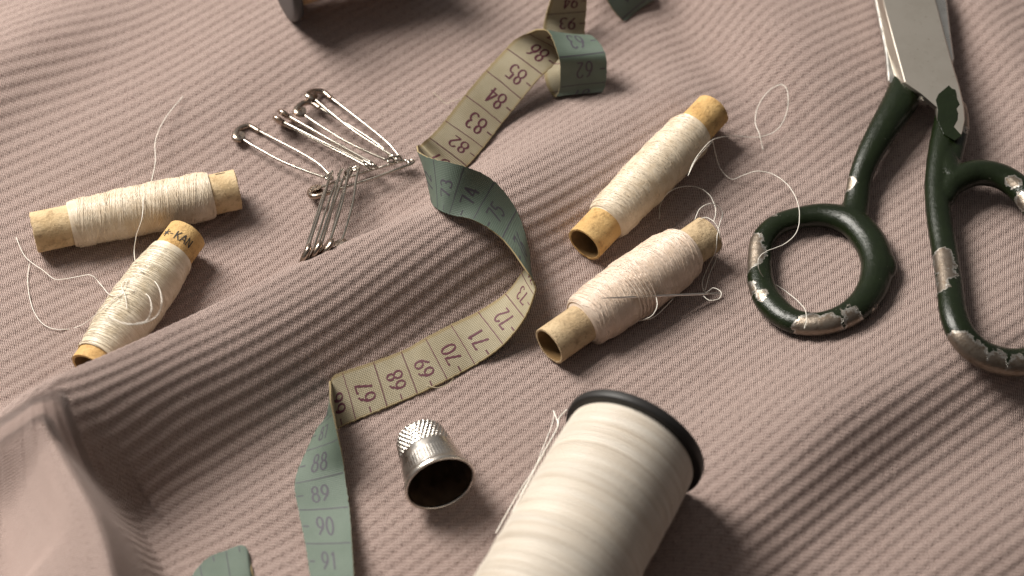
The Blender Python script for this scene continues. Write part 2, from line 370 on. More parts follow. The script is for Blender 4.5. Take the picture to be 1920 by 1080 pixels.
fab = mesh_np('fabric', V, grid_faces(len(xs), len(ys))[:, ::-1], M_CLOTH, uv=np.stack([Uc, Vc], -1).reshape(-1, 2), uv2=np.stack([ph, Uc/.26], -1).reshape(-1, 2))
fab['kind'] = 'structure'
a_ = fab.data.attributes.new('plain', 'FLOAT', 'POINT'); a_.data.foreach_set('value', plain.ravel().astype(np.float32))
if fab.data.polygons[0].normal.z < 0: fab.data.flip_normals()

# ------------------------------------------------------------------ stroke lettering
def ell(cx, cy, rx, ry, a0=0, a1=360, n=22):
    a = np.radians(np.linspace(a0, a1, n)); return np.stack([cx+rx*np.cos(a), cy+ry*np.sin(a)], -1)
def pl(*p): return np.array(p, float)
def dense(p, step=.06):
    out = [p[:1]]
    for a, c in zip(p[:-1], p[1:]):
        k = max(1, int(np.linalg.norm(c-a)/step)); out.append(a+(c-a)*(np.arange(1, k+1)/k)[:, None])
    return np.vstack(out)
GL = {  # unit height, width about .56
 '0': [ell(.28, .5, .22, .46, 0, 360)], '1': [pl((.14, .8), (.3, .96), (.3, .03))],
 '2': [np.vstack([ell(.28, .7, .21, .26, 165, -30, 16), pl((.06, .04))]), pl((.06, .05), (.5, .05))],
 '3': [ell(.26, .73, .19, .23, 150, -80, 16), ell(.26, .27, .23, .25, 90, -150, 18)],
 '4': [pl((.38, .03), (.38, .97), (.03, .30), (.54, .30))],
 '5': [pl((.46, .95), (.12, .95), (.09, .56)), ell(.25, .31, .22, .27, 125, -145, 20)],
 '6': [np.vstack([pl((.44, .95), (.24, .82)), ell(.28, .30, .22, .27, 165, 540, 26)[:0], ell(.45, .38, .38, .40, 120, 185, 8)]), ell(.28, .30, .21, .27)],
 '7': [pl((.04, .86), (.06, .95), (.5, .95), (.2, .03))],
 '8': [ell(.28, .74, .18, .22), ell(.28, .27, .22, .25)],
 '9': [ell(.28, .70, .21, .27), np.vstack([ell(.11, .62, .38, .40, 5, -60, 8), pl((.12, .05))])],
 'K': [pl((.08, 0), (.08, 1)), pl((.5, 1), (.1, .42)), pl((.22, .55), (.54, 0))],
 'A': [pl((.0, 0), (.28, 1), (.56, 0)), pl((.1, .35), (.46, .35))],
 'N': [pl((.05, 0), (.05, 1), (.5, 0), (.5, 1))], '-': [pl((.08, .45), (.46, .45))],
 '*': [ell(.3, .5, .16, .16), pl((.3, .0), (.3, 1)), pl((-.1, .28), (.7, .72)), pl((-.1, .72), (.7, .28))],
 'I': [pl((.2, 0), (.2, 1))], 'S': [ell(.28, .73, .19, .23, 40, 270, 14), ell(.28, .27, .21, .24, 90, -140, 14)], 'J': [np.vstack([pl((.4, 1), (.4, .3)), ell(.22, .25, .18, .23, 0, -170, 10)])]}
def glyph_strips(ch, thin=.07, thick=.15):
    out = []
    for s in GL[ch]:
        p = dense(s, .07); d = np.gradient(p, axis=0); d /= np.linalg.norm(d, axis=1)[:, None]+1e-9
        w = (thin+(thick-thin)*np.abs(d[:, 1])**1.5)*.5; nrm = np.stack([-d[:, 1], d[:, 0]], -1)
        out.append((p+nrm*w[:, None], p-nrm*w[:, None]))
    return out

# ------------------------------------------------------------------ measuring tape
TW = 1.50
def solve_edge(Rp, px, py, branch, w=TW):
    d = ray(px, py); q = Rp-CPOS; t0 = q @ d; c2 = q @ q - t0*t0
    if c2 >= w*w: return CPOS+d*t0, math.sqrt(c2)
    s = math.sqrt(w*w-c2); return CPOS+d*(t0-s if branch == 'near' else t0+s), w
# s, L px, R px, ('R' or 'L' anchored), how: ('lift', v) or ('z', v), branch of the other edge
ST = [
 (48.5, (300, 1260), (305, 1170), 'L', ('z', .3), 'far'), (50, (392, 1140), (375, 1060), 'L', ('z', .4), 'far'),
 (51, (436, 1112), (424, 1033), 'L', ('z', .45), 'far'), (51.9, (472, 1108), (462, 1027), 'L', ('z', .4), 'far'),
 (53.2, (505, 1180), (480, 1100), 'L', ('z', .3), 'far'), (54.8, (575, 1245), (540, 1172), 'L', ('z', .3), 'near'), (56.4, (640, 1240), (590, 1178), 'R', ('z', .6), 'near'),
 (57.7, (668, 1160), (597, 1150), 'R', ('z', .5), 'near'),
 (59, (664, 1082), (583, 1084), 'R', ('lift', .25), 'near'), (60, (660, 1018), (573, 1020), 'R', ('lift', .25), 'near'),
 (61, (655, 951), (560, 957), 'R', ('lift', .15), 'near'), (62, (646, 886), (553, 907), 'R', ('lift', .10), 'near'), (63, (635, 824), (575, 846), 'R', ('lift', .07), 'near'),
 (64, (625, 776), (598, 799), 'R', ('lift', .06), 'near'), (64.7, (619, 742), (607, 800), 'R', ('lift', .05), 'near'), (65.3, (621, 716), (632, 806), 'R', ('lift', .05), 'far'),
 (66, (642, 705), (667, 789), 'R', ('lift', .05), 'far'), (67, (700, 681), (726, 764), 'R', ('lift', .05), 'far'), (68, (752, 661), (783, 740), 'R', ('lift', .05), 'far'),
 (69, (797, 634), (839, 713), 'R', ('lift', .05), 'far'), (70, (845, 609), (891, 685), 'R', ('lift', .05), 'far'), (71, (896, 585), (944, 647), 'L', ('lift', .06), 'near'),
 (72, (948, 551), (984, 597), 'L', ('lift', .08), 'near'), (73, (979, 512), (1002, 553), 'L', ('lift', .12), 'near'),
 (73.7, (993, 490), (1003, 535), 'L', ('lift', .3), 'near'), (74.3, (988, 455), (985, 505), 'L', ('lift', .5), 'near'), (75, (968, 395), (941, 447), 'R', ('lift', .8), 'far'),
 (76, (927, 341), (886, 412), 'R', ('lift', .4), 'far'), (77, (870, 312), (842, 402), 'R', ('lift', .25), 'far'),
 (77.8, (823, 298), (826, 397), 'R', ('z', 2.30), 'far'), (78.4, (797, 291), (813, 386), 'R', ('z', 2.0), 'near'), (79, (785, 285), (808, 370), 'R', ('z', 1.45), 'near'),
 (79.7, (783, 281), (815, 355), 'R', ('z', .85), 'near'), (80.3, (788, 273), (838, 338), 'R', ('z', .40), 'far'),
 (81, (804, 258), (876, 312), 'R', ('lift', .05), 'far'), (82, (832, 226), (907, 279), 'R', ('lift', .06), 'far'), (83, (871, 178), (941, 233), 'R', ('lift', .15), 'far'),
 (84, (911, 132), (978, 187), 'R', ('lift', .45), 'far'), (85, (949, 91), (1017, 141), 'R', ('lift', .85), 'far'), (86, (990, 62), (1056, 98), 'L', ('z', 1.75), 'far'),
 (86.6, (1012, 55), (1084, 74), 'L', ('z', 2.05), 'far'), (87.2, (1031, 63), (1108, 67), 'L', ('z', 2.1), 'far'), (88, (1048, 108), (1134, 98), 'R', ('lift', 1.45), 'near'), (88.6, (1050, 142), (1138, 133), 'R', ('lift', .85), 'near'),
 (89.2, (1046, 172), (1136, 162), 'R', ('lift', .25), 'near'), (89.7, (1037, 181), (1128, 173), 'R', ('lift', .06), 'near'), (90.4, (1024, 160), (1112, 155), 'R', ('lift', .06), 'near'),
 (91, (1017, 125), (1104, 120), 'R', ('lift', .06), 'near'), (92, (1017, 65), (1096, 68), 'R', ('lift', .10), 'near'), (93, (1024, 27), (1099, 21), 'R', ('lift', .5), 'near'),
 (94, (1036, -10), (1101, -20), 'R', ('lift', 1.1), 'near'), (95.3, (1060, -62), (1118, -74), 'R', ('lift', 1.3), 'near'), (97, (1090, -95), (1150, -130), 'R', ('lift', 1.2), 'near'),
 (98, (1108, -78), (1168, -122), 'R', ('lift', 1.6), 'near'), (98.9, (1126, -28), (1184, -74), 'R', ('lift', 1.3), 'near'), (99.6, (1146, 14), (1204, -32), 'R', ('lift', .8), 'near'),
 (100.2, (1172, 43), (1228, -2), 'R', ('lift', .25), 'near'), (100.7, (1166, 32), (1224, -12), 'R', ('lift', .06), 'near'), (101.6, (1140, -8), (1200, -52), 'R', ('lift', .05), 'near')]
Ls, Rs, Ss = [], [], []
for s, lp_, rp_, anc, how, br in ST:
    a_ = rp_ if anc == 'R' else lp_; o_ = lp_ if anc == 'R' else rp_
    A = on(*a_, how[1]) if how[0] == 'lift' else PZ(*a_, how[1])
    B_, wd = solve_edge(A, *o_, br)
    if wd > TW*1.06: A = A+(B_-A)*(1-TW/wd)*.5; B_ = A+(B_-A)*min(1, TW/np.linalg.norm(B_-A))
    Ls.append(B_ if anc == 'R' else A); Rs.append(A if anc == 'R' else B_); Ss.append(s)
Ls, Rs, Ss = np.array(Ls), np.array(Rs), np.array(Ss)
D_ = catmull(np.column_stack([Ls, Rs, Ss]), 24)
Lc, Rc, Sc = D_[:, :3], D_[:, 3:6], D_[:, 6]
Cc = (Lc+Rc)/2; Wd = Lc-Rc                       # smooth a little, then keep the width true
for _ in range(14):
    Cc[1:-1] = .25*Cc[:-2]+.5*Cc[1:-1]+.25*Cc[2:]; Wd[1:-1] = .25*Wd[:-2]+.5*Wd[1:-1]+.25*Wd[2:]
Wl = np.linalg.norm(Wd, axis=1)[:, None]; Wd = Wd/Wl*TW
Lc, Rc = Cc+Wd/2, Cc-Wd/2
def keep_above(P):
    h = H(P[:, 0], P[:, 1])+.05; P[:, 2] = np.maximum(P[:, 2], h); return P
for f in (0, .25, .5, .75, 1):                   # cloth never pokes through: lift the whole cross-section
    P = Rc+(Lc-Rc)*f; d = np.maximum(0, H(P[:, 0], P[:, 1])+.045-P[:, 2]); d = np.convolve(d, np.ones(5)/5, 'same'); 
    Lc[:, 2] += d*f if f > 0 else 0; Rc[:, 2] += d*(1-f) if f < 1 else 0
Tt = np.gradient((Lc+Rc)/2, axis=0); Nn = np.cross(Tt, Lc-Rc); Nn /= np.linalg.norm(Nn, axis=1)[:, None]   # cream side
TAPE_DBG = (Ss, np.linalg.norm(Ls-Rs, axis=1), Ls[:, 2], Rs[:, 2])
nC = 13; cc = np.linspace(0, 1, nC)
cup = .03*(1-(2*cc-1)**2)
body = Rc[:, None, :]+(Lc-Rc)[:, None, :]*cc[None, :, None]+Nn[:, None, :]*cup[None, :, None]
fray = np.array([[mnoise.noise(Vector((s*9, k*5.0, 0)))*.022 for k in (0, 1)] for s in Sc])
wdir = (Lc-Rc)/TW
body[:, 0] -= wdir*fray[:, :1]; body[:, -1] += wdir*fray[:, 1:]
HT = .022
top = body+Nn[:, None, :]*HT; bot = body-Nn[:, None, :]*HT
mb = MB(); nS = len(Sc)
uvs = []
uvg = np.stack([np.broadcast_to(Sc[:, None], (nS, nC)), np.broadcast_to((cc*TW)[None, :], (nS, nC))], -1).reshape(-1, 2)
mb.add(top.reshape(-1, 3), grid_faces(nS, nC)[:, ::-1], 0); uvs.append(uvg)
mb.add(bot.reshape(-1, 3), grid_faces(nS, nC), 1); uvs.append(uvg)
for k in (0, nC-1):
    G = np.stack([top[:, k], bot[:, k]], 1); mb.add(G.reshape(-1, 3), grid_faces(nS, 2), 0); uvs.append(np.repeat(np.stack([Sc, np.full(nS, cc[k]*TW)], -1), 2, axis=0))
for k in (0, nS-1):
    G = np.stack([top[k], bot[k]], 1); mb.add(G.reshape(-1, 3), grid_faces(nC, 2), 0); uvs.append(np.repeat(np.stack([np.full(nC, Sc[k]), cc*TW], -1), 2, axis=0))
def tp(s, c, side, off):
    s = np.asarray(s, float); c = np.asarray(c, float)
    f = lambda A: np.stack([np.interp(s, Sc, A[:, k]) for k in range(3)], -1)
    r_, l_, n_ = f(Rc), f(Lc), f(Nn); n_ /= np.linalg.norm(n_, axis=1)[:, None]
    return r_+(l_-r_)*c[:, None]+n_*(.03*(1-(2*c-1)**2)+side*(HT+off))[:, None]
def tstrip(sa, ca, sb, cb, side, m, off):
    G = np.stack([tp(sa, ca, side, off), tp(sb, cb, side, off)], 1); mb.add(G.reshape(-1, 3), grid_faces(len(sa), 2), m); uvs.append(np.zeros((len(sa)*2, 2)))
def number(txt, s0, side, m):
    """text starts at the tick edge (c small); glyph tops point to smaller s on cream, to larger s on green"""
    gh = .54; up = -1 if side > 0 else 1; c0 = .24 if side > 0 else .30; adv = .215 if side > 0 else .19; wx = .34 if side > 0 else .29; k = 0
    for i, ch in enumerate(txt):
        for a, b2 in glyph_strips(ch, .09, .145):
            f = lambda p: (s0+up*(p[:, 1]-.5)*gh, c0+i*adv+p[:, 0]*wx)
            sa, ca = f(a); sb, cb = f(b2); tstrip(sa, ca, sb, cb, side, m, .0035+.0006*k); k += 1
for nn in range(49, 102):
    for side, m in ((1, 2), (-1, 3)):
        c_ = np.linspace(.02, .98, 14); wl_ = .016 if side > 0 else .016
        wob_ = np.array([mnoise.noise(Vector((nn*3.1, q*9, side)))*.012 for q in c_])
        tstrip(nn-wl_+wob_, c_, nn+wl_+wob_, c_, side, m, .003)
        c_ = np.linspace(.03, .15, 4); tstrip(np.full(4, nn-.5-.022), c_, np.full(4, nn-.5+.022), c_, side, m, .003)
        if nn > 54: number(str(nn if side > 0 else 151-nn), nn-.5, side, m)
tape = mesh_np('measuring_tape', np.vstack(mb.V), np.vstack(mb.F), [M_CREAM, M_GREEN, M_INK, M_INKG], None, True, np.concatenate(mb.M), np.vstack(uvs))
tag(tape, 'worn cloth measuring tape, cream printed side and green back, twisting over the pink fabric fold', 'measuring tape')

def fibre(mbx, px_pts, r=.009):
    P = catmull(np.array([on(*p) for p in px_pts]), 8); mbx.grid(sweep(P, r, 5), True)
fm = MB(); fibre(fm, [(812, 173, .05), (824, 184, .06), (836, 194, .1), (846, 190, .25), (858, 187, .5), (866, 182, .72)], .008)
fm.build('frayed_thread', mat('cream_linen_fibre', (.62, .55, .42), .8)[0], tape)
fm = MB(); fibre(fm, [(800, 722, .12), (818, 727, .12), (836, 722, .14), (846, 715, .16), (850, 710, .3)], .009)
fm.build('frayed_thread', mat('cream_linen_fibre', (.50, .43, .30), .8)[0], tape)

# ------------------------------------------------------------------ thread spools
def axis_frame(A, B):
    d = (B-A)/np.linalg.norm(B-A); up = np.array([0, 0, 1.0]); u = up-d*(up @ d); u /= np.linalg.norm(u); return d, u, np.cross(d, u)

def revolve(A, B, ts, rs, ns=64, wob=0.0, seed=0):
    d, u, v = axis_frame(A, B); L = np.linalg.norm(B-A); a = np.linspace(0, 2*math.pi, ns, endpoint=False)
    G = np.zeros((len(ts), ns, 3))
    for i, (t, r) in enumerate(zip(ts, rs)):
        w = np.array([1+wob*mnoise.noise(Vector((math.cos(q)*1.2+seed, math.sin(q)*1.2, t*3))) for q in a])
        G[i] = A+d*(t*L)+(u[None]*np.cos(a)[:, None]+v[None]*np.sin(a)[:, None])*(r*w)[:, None]
    return G

def helix(A, B, tpath, rfun, turns, rt, ns=5, ph0=0, step=26, jit=0.0):
    """one continuous thread wound round axis A-B; tpath: list of axial positions visited, turns per leg"""
    d, u, v = axis_frame(A, B); L = np.linalg.norm(B-A); T_, PH = [], []; ph = ph0
    for (t0, t1), k in zip(zip(tpath[:-1], tpath[1:]), turns):
        q = np.linspace(0, 1, max(4, int(abs(k)*step)), endpoint=False); T_.append(t0+(t1-t0)*q); PH.append(ph+2*math.pi*k*q); ph += 2*math.pi*k
    T_ = np.concatenate(T_); PH = np.concatenate(PH)
    if jit:
        kk = len(T_)//23+3; T_ = T_+np.interp(np.linspace(0, 1, len(T_)), np.linspace(0, 1, kk), rng.normal(0, jit/L, kk))
    r = rfun(T_); e = u[None]*np.cos(PH)[:, None]+v[None]*np.sin(PH)[:, None]
    P = A+d[None]*(T_*L)[:, None]+e*r[:, None]
    Tg = np.gradient(P, axis=0); Tg /= np.linalg.norm(Tg, axis=1)[:, None]; Bn = np.cross(Tg, e)
    a = np.linspace(0, 2*math.pi, ns, endpoint=False)
    return P[:, None]+rt*(e[:, None]*np.cos(a)[None, :, None]+Bn[:, None]*np.sin(a)[None, :, None])

def strand(mb, pts, r=.0125, ns=6, m=0):
    P = catmull(np.array(pts), 12); n = len(P)
    P = P+np.array([[mnoise.noise(Vector((i*.21, k*7, len(pts))))*.008 for k in range(3)] for i in range(n)])
    mb.grid(sweep(P, r, ns), True, m)

TUBES = []
def over(px, py, lift):
    P = on(px, py, lift); d = ray(px, py); best = (P-CPOS) @ d
    for A, B, rf in TUBES:
        L = np.linalg.norm(B-A); ax = (B-A)/L; t = np.linspace(best-6, best+.3, 500); Q = CPOS+d*t[:, None]-A; a = Q @ ax
        r = np.linalg.norm(Q-a[:, None]*ax, axis=1); hit = np.where((a > -.02*L) & (a < 1.02*L) & (r < rf(a/L)+.06))[0]
        if len(hit): best = min(best, t[hit[0]])
    return CPOS+d*best
def lay(pts):
    """(px, py, lift) over the cloth"""
    return list(pts)

def tube_spool(label, endA, endB, rt, mats, tw, prof, cross, seed, par_turns, loose=(), text=None, ends_wob=.03, thr=.0105):
    """endA, endB: (px, py, lift of the axis); tw: winding span in t; prof: [(t, radius)]"""
    A, B = [on(*e) if len(e) == 3 else PZ(e[0], e[1], e[3]) for e in (endA, endB)]; c = (A+B)/2
    root = thing('thread_spool', label, 'thread spool', (c[0], c[1], float(H(c[0], c[1]))), 'small cardboard spools of silk thread')
    mp, mt = mats; mb = MB(); ts = np.linspace(0, 1, 30)
    mb.grid(revolve(A, B, ts, np.full(30, rt), 56, ends_wob, seed), True, 0)
    ri = rt-.085
    mb.grid(revolve(A, B, ts, np.full(30, ri), 56, ends_wob, seed)[:, ::-1], True, 1)
    for t in (0, 1):
        o_ = revolve(A, B, [t], [rt], 56, ends_wob, seed)[0]; i_ = revolve(A, B, [t], [ri], 56, ends_wob, seed)[0]
        d = (B-A)/np.linalg.norm(B-A)*(.03 if t else -.03)
        wv = np.array([.6+.9*mnoise.noise(Vector((k*.35, seed, t*4))) for k in range(56)])[:, None]
        mid = (o_*.6+i_*.4)+d*wv
        G = np.stack([o_, mid, i_], 0); mb.grid(G if t else G[::-1], True, 0)
    if text:
        d, u, v = axis_frame(A, B); L = np.linalg.norm(B-A)
        for (txt, t0, a0, gh, flip) in text:
            for i, ch in enumerate(txt):
                for k, (p, q) in enumerate(glyph_strips(ch, .08, .11)):
                    def mp_(g):
                        ang = R(a0)-flip*(i*.68+g[:, 0])*gh/rt; tt = t0-flip*g[:, 1]*gh/L
                        nz_ = 1+ends_wob*np.array([mnoise.noise(Vector((math.cos(x)*1.2+seed, math.sin(x)*1.2, y*3))) for x, y in zip(ang, tt)])
                        return A+d*(tt*L)[:, None]+(u*np.cos(ang)[:, None]+v*np.sin(ang)[:, None])*((rt*nz_+.012+.001*k)[:, None])
                    G = np.stack([mp_(p), mp_(q)], 1); mb.add(G.reshape(-1, 3), grid_faces(len(p), 2), 2)
    mb.build('cardboard_tube', [mp, M_CORE, M_TUBE_INK], root)
    pt, pr = np.array([p[0] for p in prof]), np.array([p[1] for p in prof])
    rf = lambda t: np.interp(t, pt, pr)+.012*np.sin(np.asarray(t)*31+seed)+.008*np.sin(np.asarray(t)*73+seed*2)
    w = MB(); tb = np.linspace(tw[0], tw[1], 60); rb = rf(tb)-.012; rb[0] = rb[-1] = rt*.98
    w.grid(revolve(A, B, tb, rb, 56, .0, seed), True)
    w.grid(helix(A, B, [tw[0]+.004, tw[1]-.004], lambda t: rf(t)+.004, [par_turns*1.6], thr, 5, 0, 24, .0025), True)
    ph = 0
    for (ta, tb_, k, dr) in cross:
        w.grid(helix(A, B, [ta, tb_], lambda t: rf(t)+dr, [k], thr, 5, ph, 24, .02), True); ph += 2.39
    w.build('thread_winding', mt, root)
    TUBES.append((A, B, lambda t: np.where((np.asarray(t) > tw[0]) & (np.asarray(t) < tw[1]), rf(t)+.03, rt)))
    for pts in loose:
        q = MB(); strand(q, [over(*p) for p in pts]); q.build('loose_thread', M_LOOSE, root)
    return root, A, B, rf

def cross_legs(t0, t1, legs, kmin, kmax, rnd, dr0=.004, ddr=.00032):
    out = []
    for i in range(legs):
        a = t0+rnd.random()**2*.22*(t1-t0); c = t1-rnd.random()**2*.22*(t1-t0); k = rnd.uniform(kmin, kmax)
        out.append((a, c, k, dr0+ddr*i) if i % 2 == 0 else (c, a, k, dr0+ddr*i))
    return out
rnd = random.Random(3)
# upper left, lying across
loA = [lay([(343, 180, .12), (310, 222, .3), (292, 262, .5), (291, 305, .8), (284, 340, 1.2)])]
tube_spool('slim ivory thread spool with both tan tube ends bare, lying level beside the safety pins', (64, 436, .66), (445, 355, .66), .63, (M_PAPER, M_SILK), (.175, .875),
           [(.17, .66), (.2, .72), (.5, .76), (.82, .745), (.86, .70), (.89, .66)], cross_legs(.185, .868, 70, 2.0, 5.5, rnd), 1.0, 165, loA,
           text=[('ISJ', .955, -20, .30, 1), ('IJ', .10, -40, .32, 1)])
# lower left, standing off the first, its foot behind the fold
loB = [lay([(269, 372, 1.45), (266, 410, 1.42), (255, 445, .9), (252, 480, .6), (262, 505, 1.35), (292, 530, 1.5), (303, 560, 1.5), (296, 590, 1.2), (268, 606, 1.5), (232, 606, 1.2), (200, 590, .3)]),
       lay([(30, 445, .1), (48, 482, .15), (82, 508, .2), (105, 524, .2), (140, 520, .2), (170, 516, .3), (190, 535, .3), (205, 552, .5), (222, 553, .9), (232, 540, 1.0), (240, 523, 1.1), (228, 535, 1.1), (235, 555, 1.35), (238, 580, 1.4)]),
       lay([(55, 495, .06), (52, 530, .06), (60, 575, .06), (80, 607, .06), (110, 618, .06), (148, 612, .06), (180, 590, .2), (215, 560, .8), (245, 546, 1.3), (275, 552, 1.5), (284, 575, 1.5), (276, 600, 1.4), (255, 607, 1.4)])]
tube_spool('cream thread spool with an orange lettered end, its foot behind the fabric fold', (350, 441, .80), (170, 692, 0, 1.15), .62, (M_PAPERO, M_SILKB), (.16, .93),
           [(.15, .64), (.19, .70), (.4, .80), (.65, .80), (.86, .70), (.94, .64)], cross_legs(.19, .92, 14, 8, 16, rnd, .010, .0014), 4.0, 200, loB,
           text=[('*-KAN', .122, 38, .30, 1)])
# upper right
loC = [lay([(1290, 330, 1.3), (1300, 305, 1.5), (1315, 283, 1.4), (1337, 262, 1.0), (1370, 255, .5), (1405, 257, .3), (1428, 256, .25), (1455, 245, .3), (1472, 220, .4), (1478, 190, .5), (1474, 165, .5), (1462, 159, .5), (1440, 172, .45), (1422, 198, .4), (1416, 228, .3), (1424, 252, .3), (1431, 282, .06)]),
       lay([(1336, 262, 1.0), (1342, 290, .5), (1352, 318, .2), (1372, 336, .1), (1395, 328, .3), (1420, 321, .4), (1450, 327, .4), (1478, 348, .5), (1495, 378, .7), (1499, 410, 1.0), (1492, 438, 1.0), (1470, 458, .8), (1440, 470, 1.15), (1424, 482, 1.25), (1422, 500, 1.1), (1432, 520, .7), (1455, 534, .35), (1485, 555, .2), (1508, 578, .9), (1512, 600, 1.05), (1508, 616, .95)]),
       lay([(1290, 330, 1.32), (1303, 303, 1.5), (1320, 282, 1.3), (1336, 265, 1.0)]),
       lay([(1237, 410, .1), (1238, 385, .1), (1252, 362, .15), (1280, 350, .2), (1310, 352, .25), (1332, 368, .3), (1342, 395, .4), (1338, 416, .6)])]
tube_spool('long ivory thread spool with a yellow tan tube beside the loose looped thread', (1096, 458, .63), (1336, 207, .63), .60, (M_PAPERO, M_SILK), (.155, .845),
           [(.15, .62), (.19, .70), (.5, .77), (.8, .74), (.83, .68), (.86, .62)], cross_legs(.165, .838, 64, 3.0, 7.5, rnd), 7.0, 165, loC)
# lower right, thick pinkish winding
loD = [lay([(1303, 412, 1.4), (1312, 392, 1.5), (1330, 382, 1.4), (1345, 386, 1.2), (1355, 400, 1.0), (1350, 418, .8), (1345, 440, .5), (1342, 470, .2), (1328, 500, .1), (1317, 528, .1), (1322, 548, .2), (1338, 540, .4), (1352, 548, .45), (1348, 560, .4), (1330, 563, .4), (1318, 554, .35)]),
       lay([(1310, 412, 1.3), (1325, 408, 1.3), (1342, 420, 1.0), (1350, 445, .4), (1345, 480, .1), (1330, 515, .08), (1322, 545, .1)])]
spD, DA, DB, rfD = tube_spool('fat blush thread spool with a greyish tube, the needle stuck in its winding', (1030, 649, .66), (1328, 440, .72), .60, (M_PAPERG, M_PINK), (.20, .865),
           [(.19, .66), (.22, .80), (.35, .88), (.55, .93), (.75, .90), (.83, .82), (.87, .66)], cross_legs(.21, .858, 84, 2.2, 6.0, rnd), 11.0, 170, loD)

# torn flap under the tube end of the fat spool
# ------------------------------------------------------------------ needle
def hit_winding(px, py):
    d = ray(px, py); ax = (DB-DA)/np.linalg.norm(DB-DA); L = np.linalg.norm(DB-DA)
    for t in np.linspace(55, 72, 3400):
        P = CPOS+d*t; q = P-DA; a = q @ ax
        if np.linalg.norm(q-ax*a) < float(rfD(a/L))+.062: return P
    return CPOS+d*64
e0, e1 = hit_winding(1193, 556.5), hit_winding(1229, 555)
dn = (e1-e0)/np.linalg.norm(e1-e0)
def along_to_px(px):       # point of the needle line seen at this column
    best = min(np.linspace(-4, 4, 1601), key=lambda t: abs(((e0+dn*t-CPOS) @ RT)/((e0+dn*t-CPOS) @ FW)/TH*960+960-px)); return e0+dn*best
npt, nte = along_to_px(1128), along_to_px(1352)
P = np.array([npt+(nte-npt)*q for q in np.linspace(0, 1, 40)]); q = np.linspace(0, 1, 40)
rr_ = np.interp(q, [0, .08, .25, .85, .95, 1], [.007, .022, .036, .038, .040, .026])
mbn = MB(); cut = 35; mbn.grid(sweep(P[:cut+1], rr_[:cut+1], 10), True)
sd = np.cross(dn, [0, 0, 1.0]); sd /= np.linalg.norm(sd)
qe = np.linspace(0, 1, 18)
for sg_ in (-1, 1):         # the long eye
    E = P[cut]+(P[-1]-P[cut])*qe[:, None]+sd*(sg_*.024*np.sin(math.pi*qe))[:, None]; mbn.grid(sweep(E, .0135, 8), True)
ndl = mbn.build('needle', M_NEEDLE); tag(ndl, 'thin steel sewing needle stuck through the blush winding, eye to the right', 'needle')
# wraps that hold it
q = MB(); ax = (DB-DA)/np.linalg.norm(DB-DA); LD = np.linalg.norm(DB-DA)
for k in range(9):
    m_ = e0+(e1-e0)*(k+.5)/9; d = m_-DA; a = d @ ax; rad = d-ax*a; rl = np.linalg.norm(rad); u_ = rad/rl; v_ = np.cross(ax, u_)
    an = np.linspace(-.75, .75, 22); sk = .10*(1 if k % 2 else -1)
    C_ = DA+ax*(a+sk*an)[:, None]+(u_*np.cos(an)[:, None]+v_*np.sin(an)[:, None])*(rl+.022+.05*np.exp(-(an/.22)**2))[:, None]
    q.grid(sweep(C_, .0155, 5), True)
q.build('holding_wraps', M_PINK, spD)
q = MB(); strand(q, [e1+dn*.02, on(1232, 575, 1.25), on(1222, 592, 1.05), on(1205, 600, .5), on(1195, 602, .25)]); 
strand(q, [on(1262, 560, .35), on(1245, 578, .3), on(1225, 595, .3), on(1198, 602, .22)]); q.build('loose_thread', M_LOOSE, spD)

# ------------------------------------------------------------------ big spool, bottom
FC = on(1186, 838, 1.98); az = R(27); dE = np.array([-math.sin(az), -math.cos(az), .02]); dE /= np.linalg.norm(dE)
big = thing('large_thread_spool', 'large pale thread spool with a black plastic rim, cut off by the lower photo edge', 'thread spool', (FC[0], FC[1], float(H(FC[0], FC[1]))))
LEN = 7.6; EB = FC+dE*LEN
rB = lambda t: np.interp(t, [0, .03, .12, .5, .88, .97, 1], [1.80, 1.84, 1.86, 1.87, 1.86, 1.84, 1.80])+.006*np.sin(np.asarray(t)*44)+.004*np.sin(np.asarray(t)*97+1)
w = MB(); tb = np.linspace(.0, 1, 80); w.grid(revolve(FC, EB, tb, rB(tb)-.02, 96), True)
w.grid(helix(FC, EB, [.012, .99], lambda t: rB(t), [262], .0165, 5, 0, 56, .004), True)
for i in range(7):
    t0 = rnd.uniform(.03, .75); t1 = t0+rnd.uniform(.06, .2)
    w.grid(helix(FC, EB, [t0, t1], lambda t: rB(t)+.012, [max(3, (t1-t0)*rnd.uniform(150, 260))], .018, 5, rnd.uniform(0, 6), 60, .01), True)
w.build('thread_winding', M_WHITE, big)
for E0, dd, nm in ((FC, -dE, 'flange'), (EB, dE, 'flange')):
    prof = [(-.02, .5), (-.02, 1.8), (-.02, 1.98), (.0, 2.015), (.03, 2.03), (.10, 2.035), (.16, 2.035), (.22, 2.03), (.25, 2.015), (.262, 1.98), (.262, 1.85), (.25, 1.7), (.24, 1.6), (.24, .55), (.24, .45), (-.02, .45)]
    q = MB(); q.grid(revolve(E0, E0+dd, [p[0] for p in prof], [p[1] for p in prof], 96), True); q.build(nm, M_BLACK, big)
q = MB(); strand(q, [on(1063, 768, 1.0), on(1048, 785, .8), on(1046, 800, .9), on(1030, 830, 1.2), on(1010, 865, 1.5), on(985, 915, 1.9), on(960, 960, 2.0)], .022)
strand(q, [on(1038, 770, .5), on(1046, 795, .8), on(1040, 812, 1.0), on(1015, 860, 1.3), on(985, 905, .9), on(962, 942, .7), on(930, 1000, .9)], .020)
strand(q, [on(1040, 772, .4), on(1034, 800, .35), on(1018, 840, .4), on(1002, 880, .5), on(975, 930, .6)], .014)
q.build('loose_thread', M_LOOSE, big)

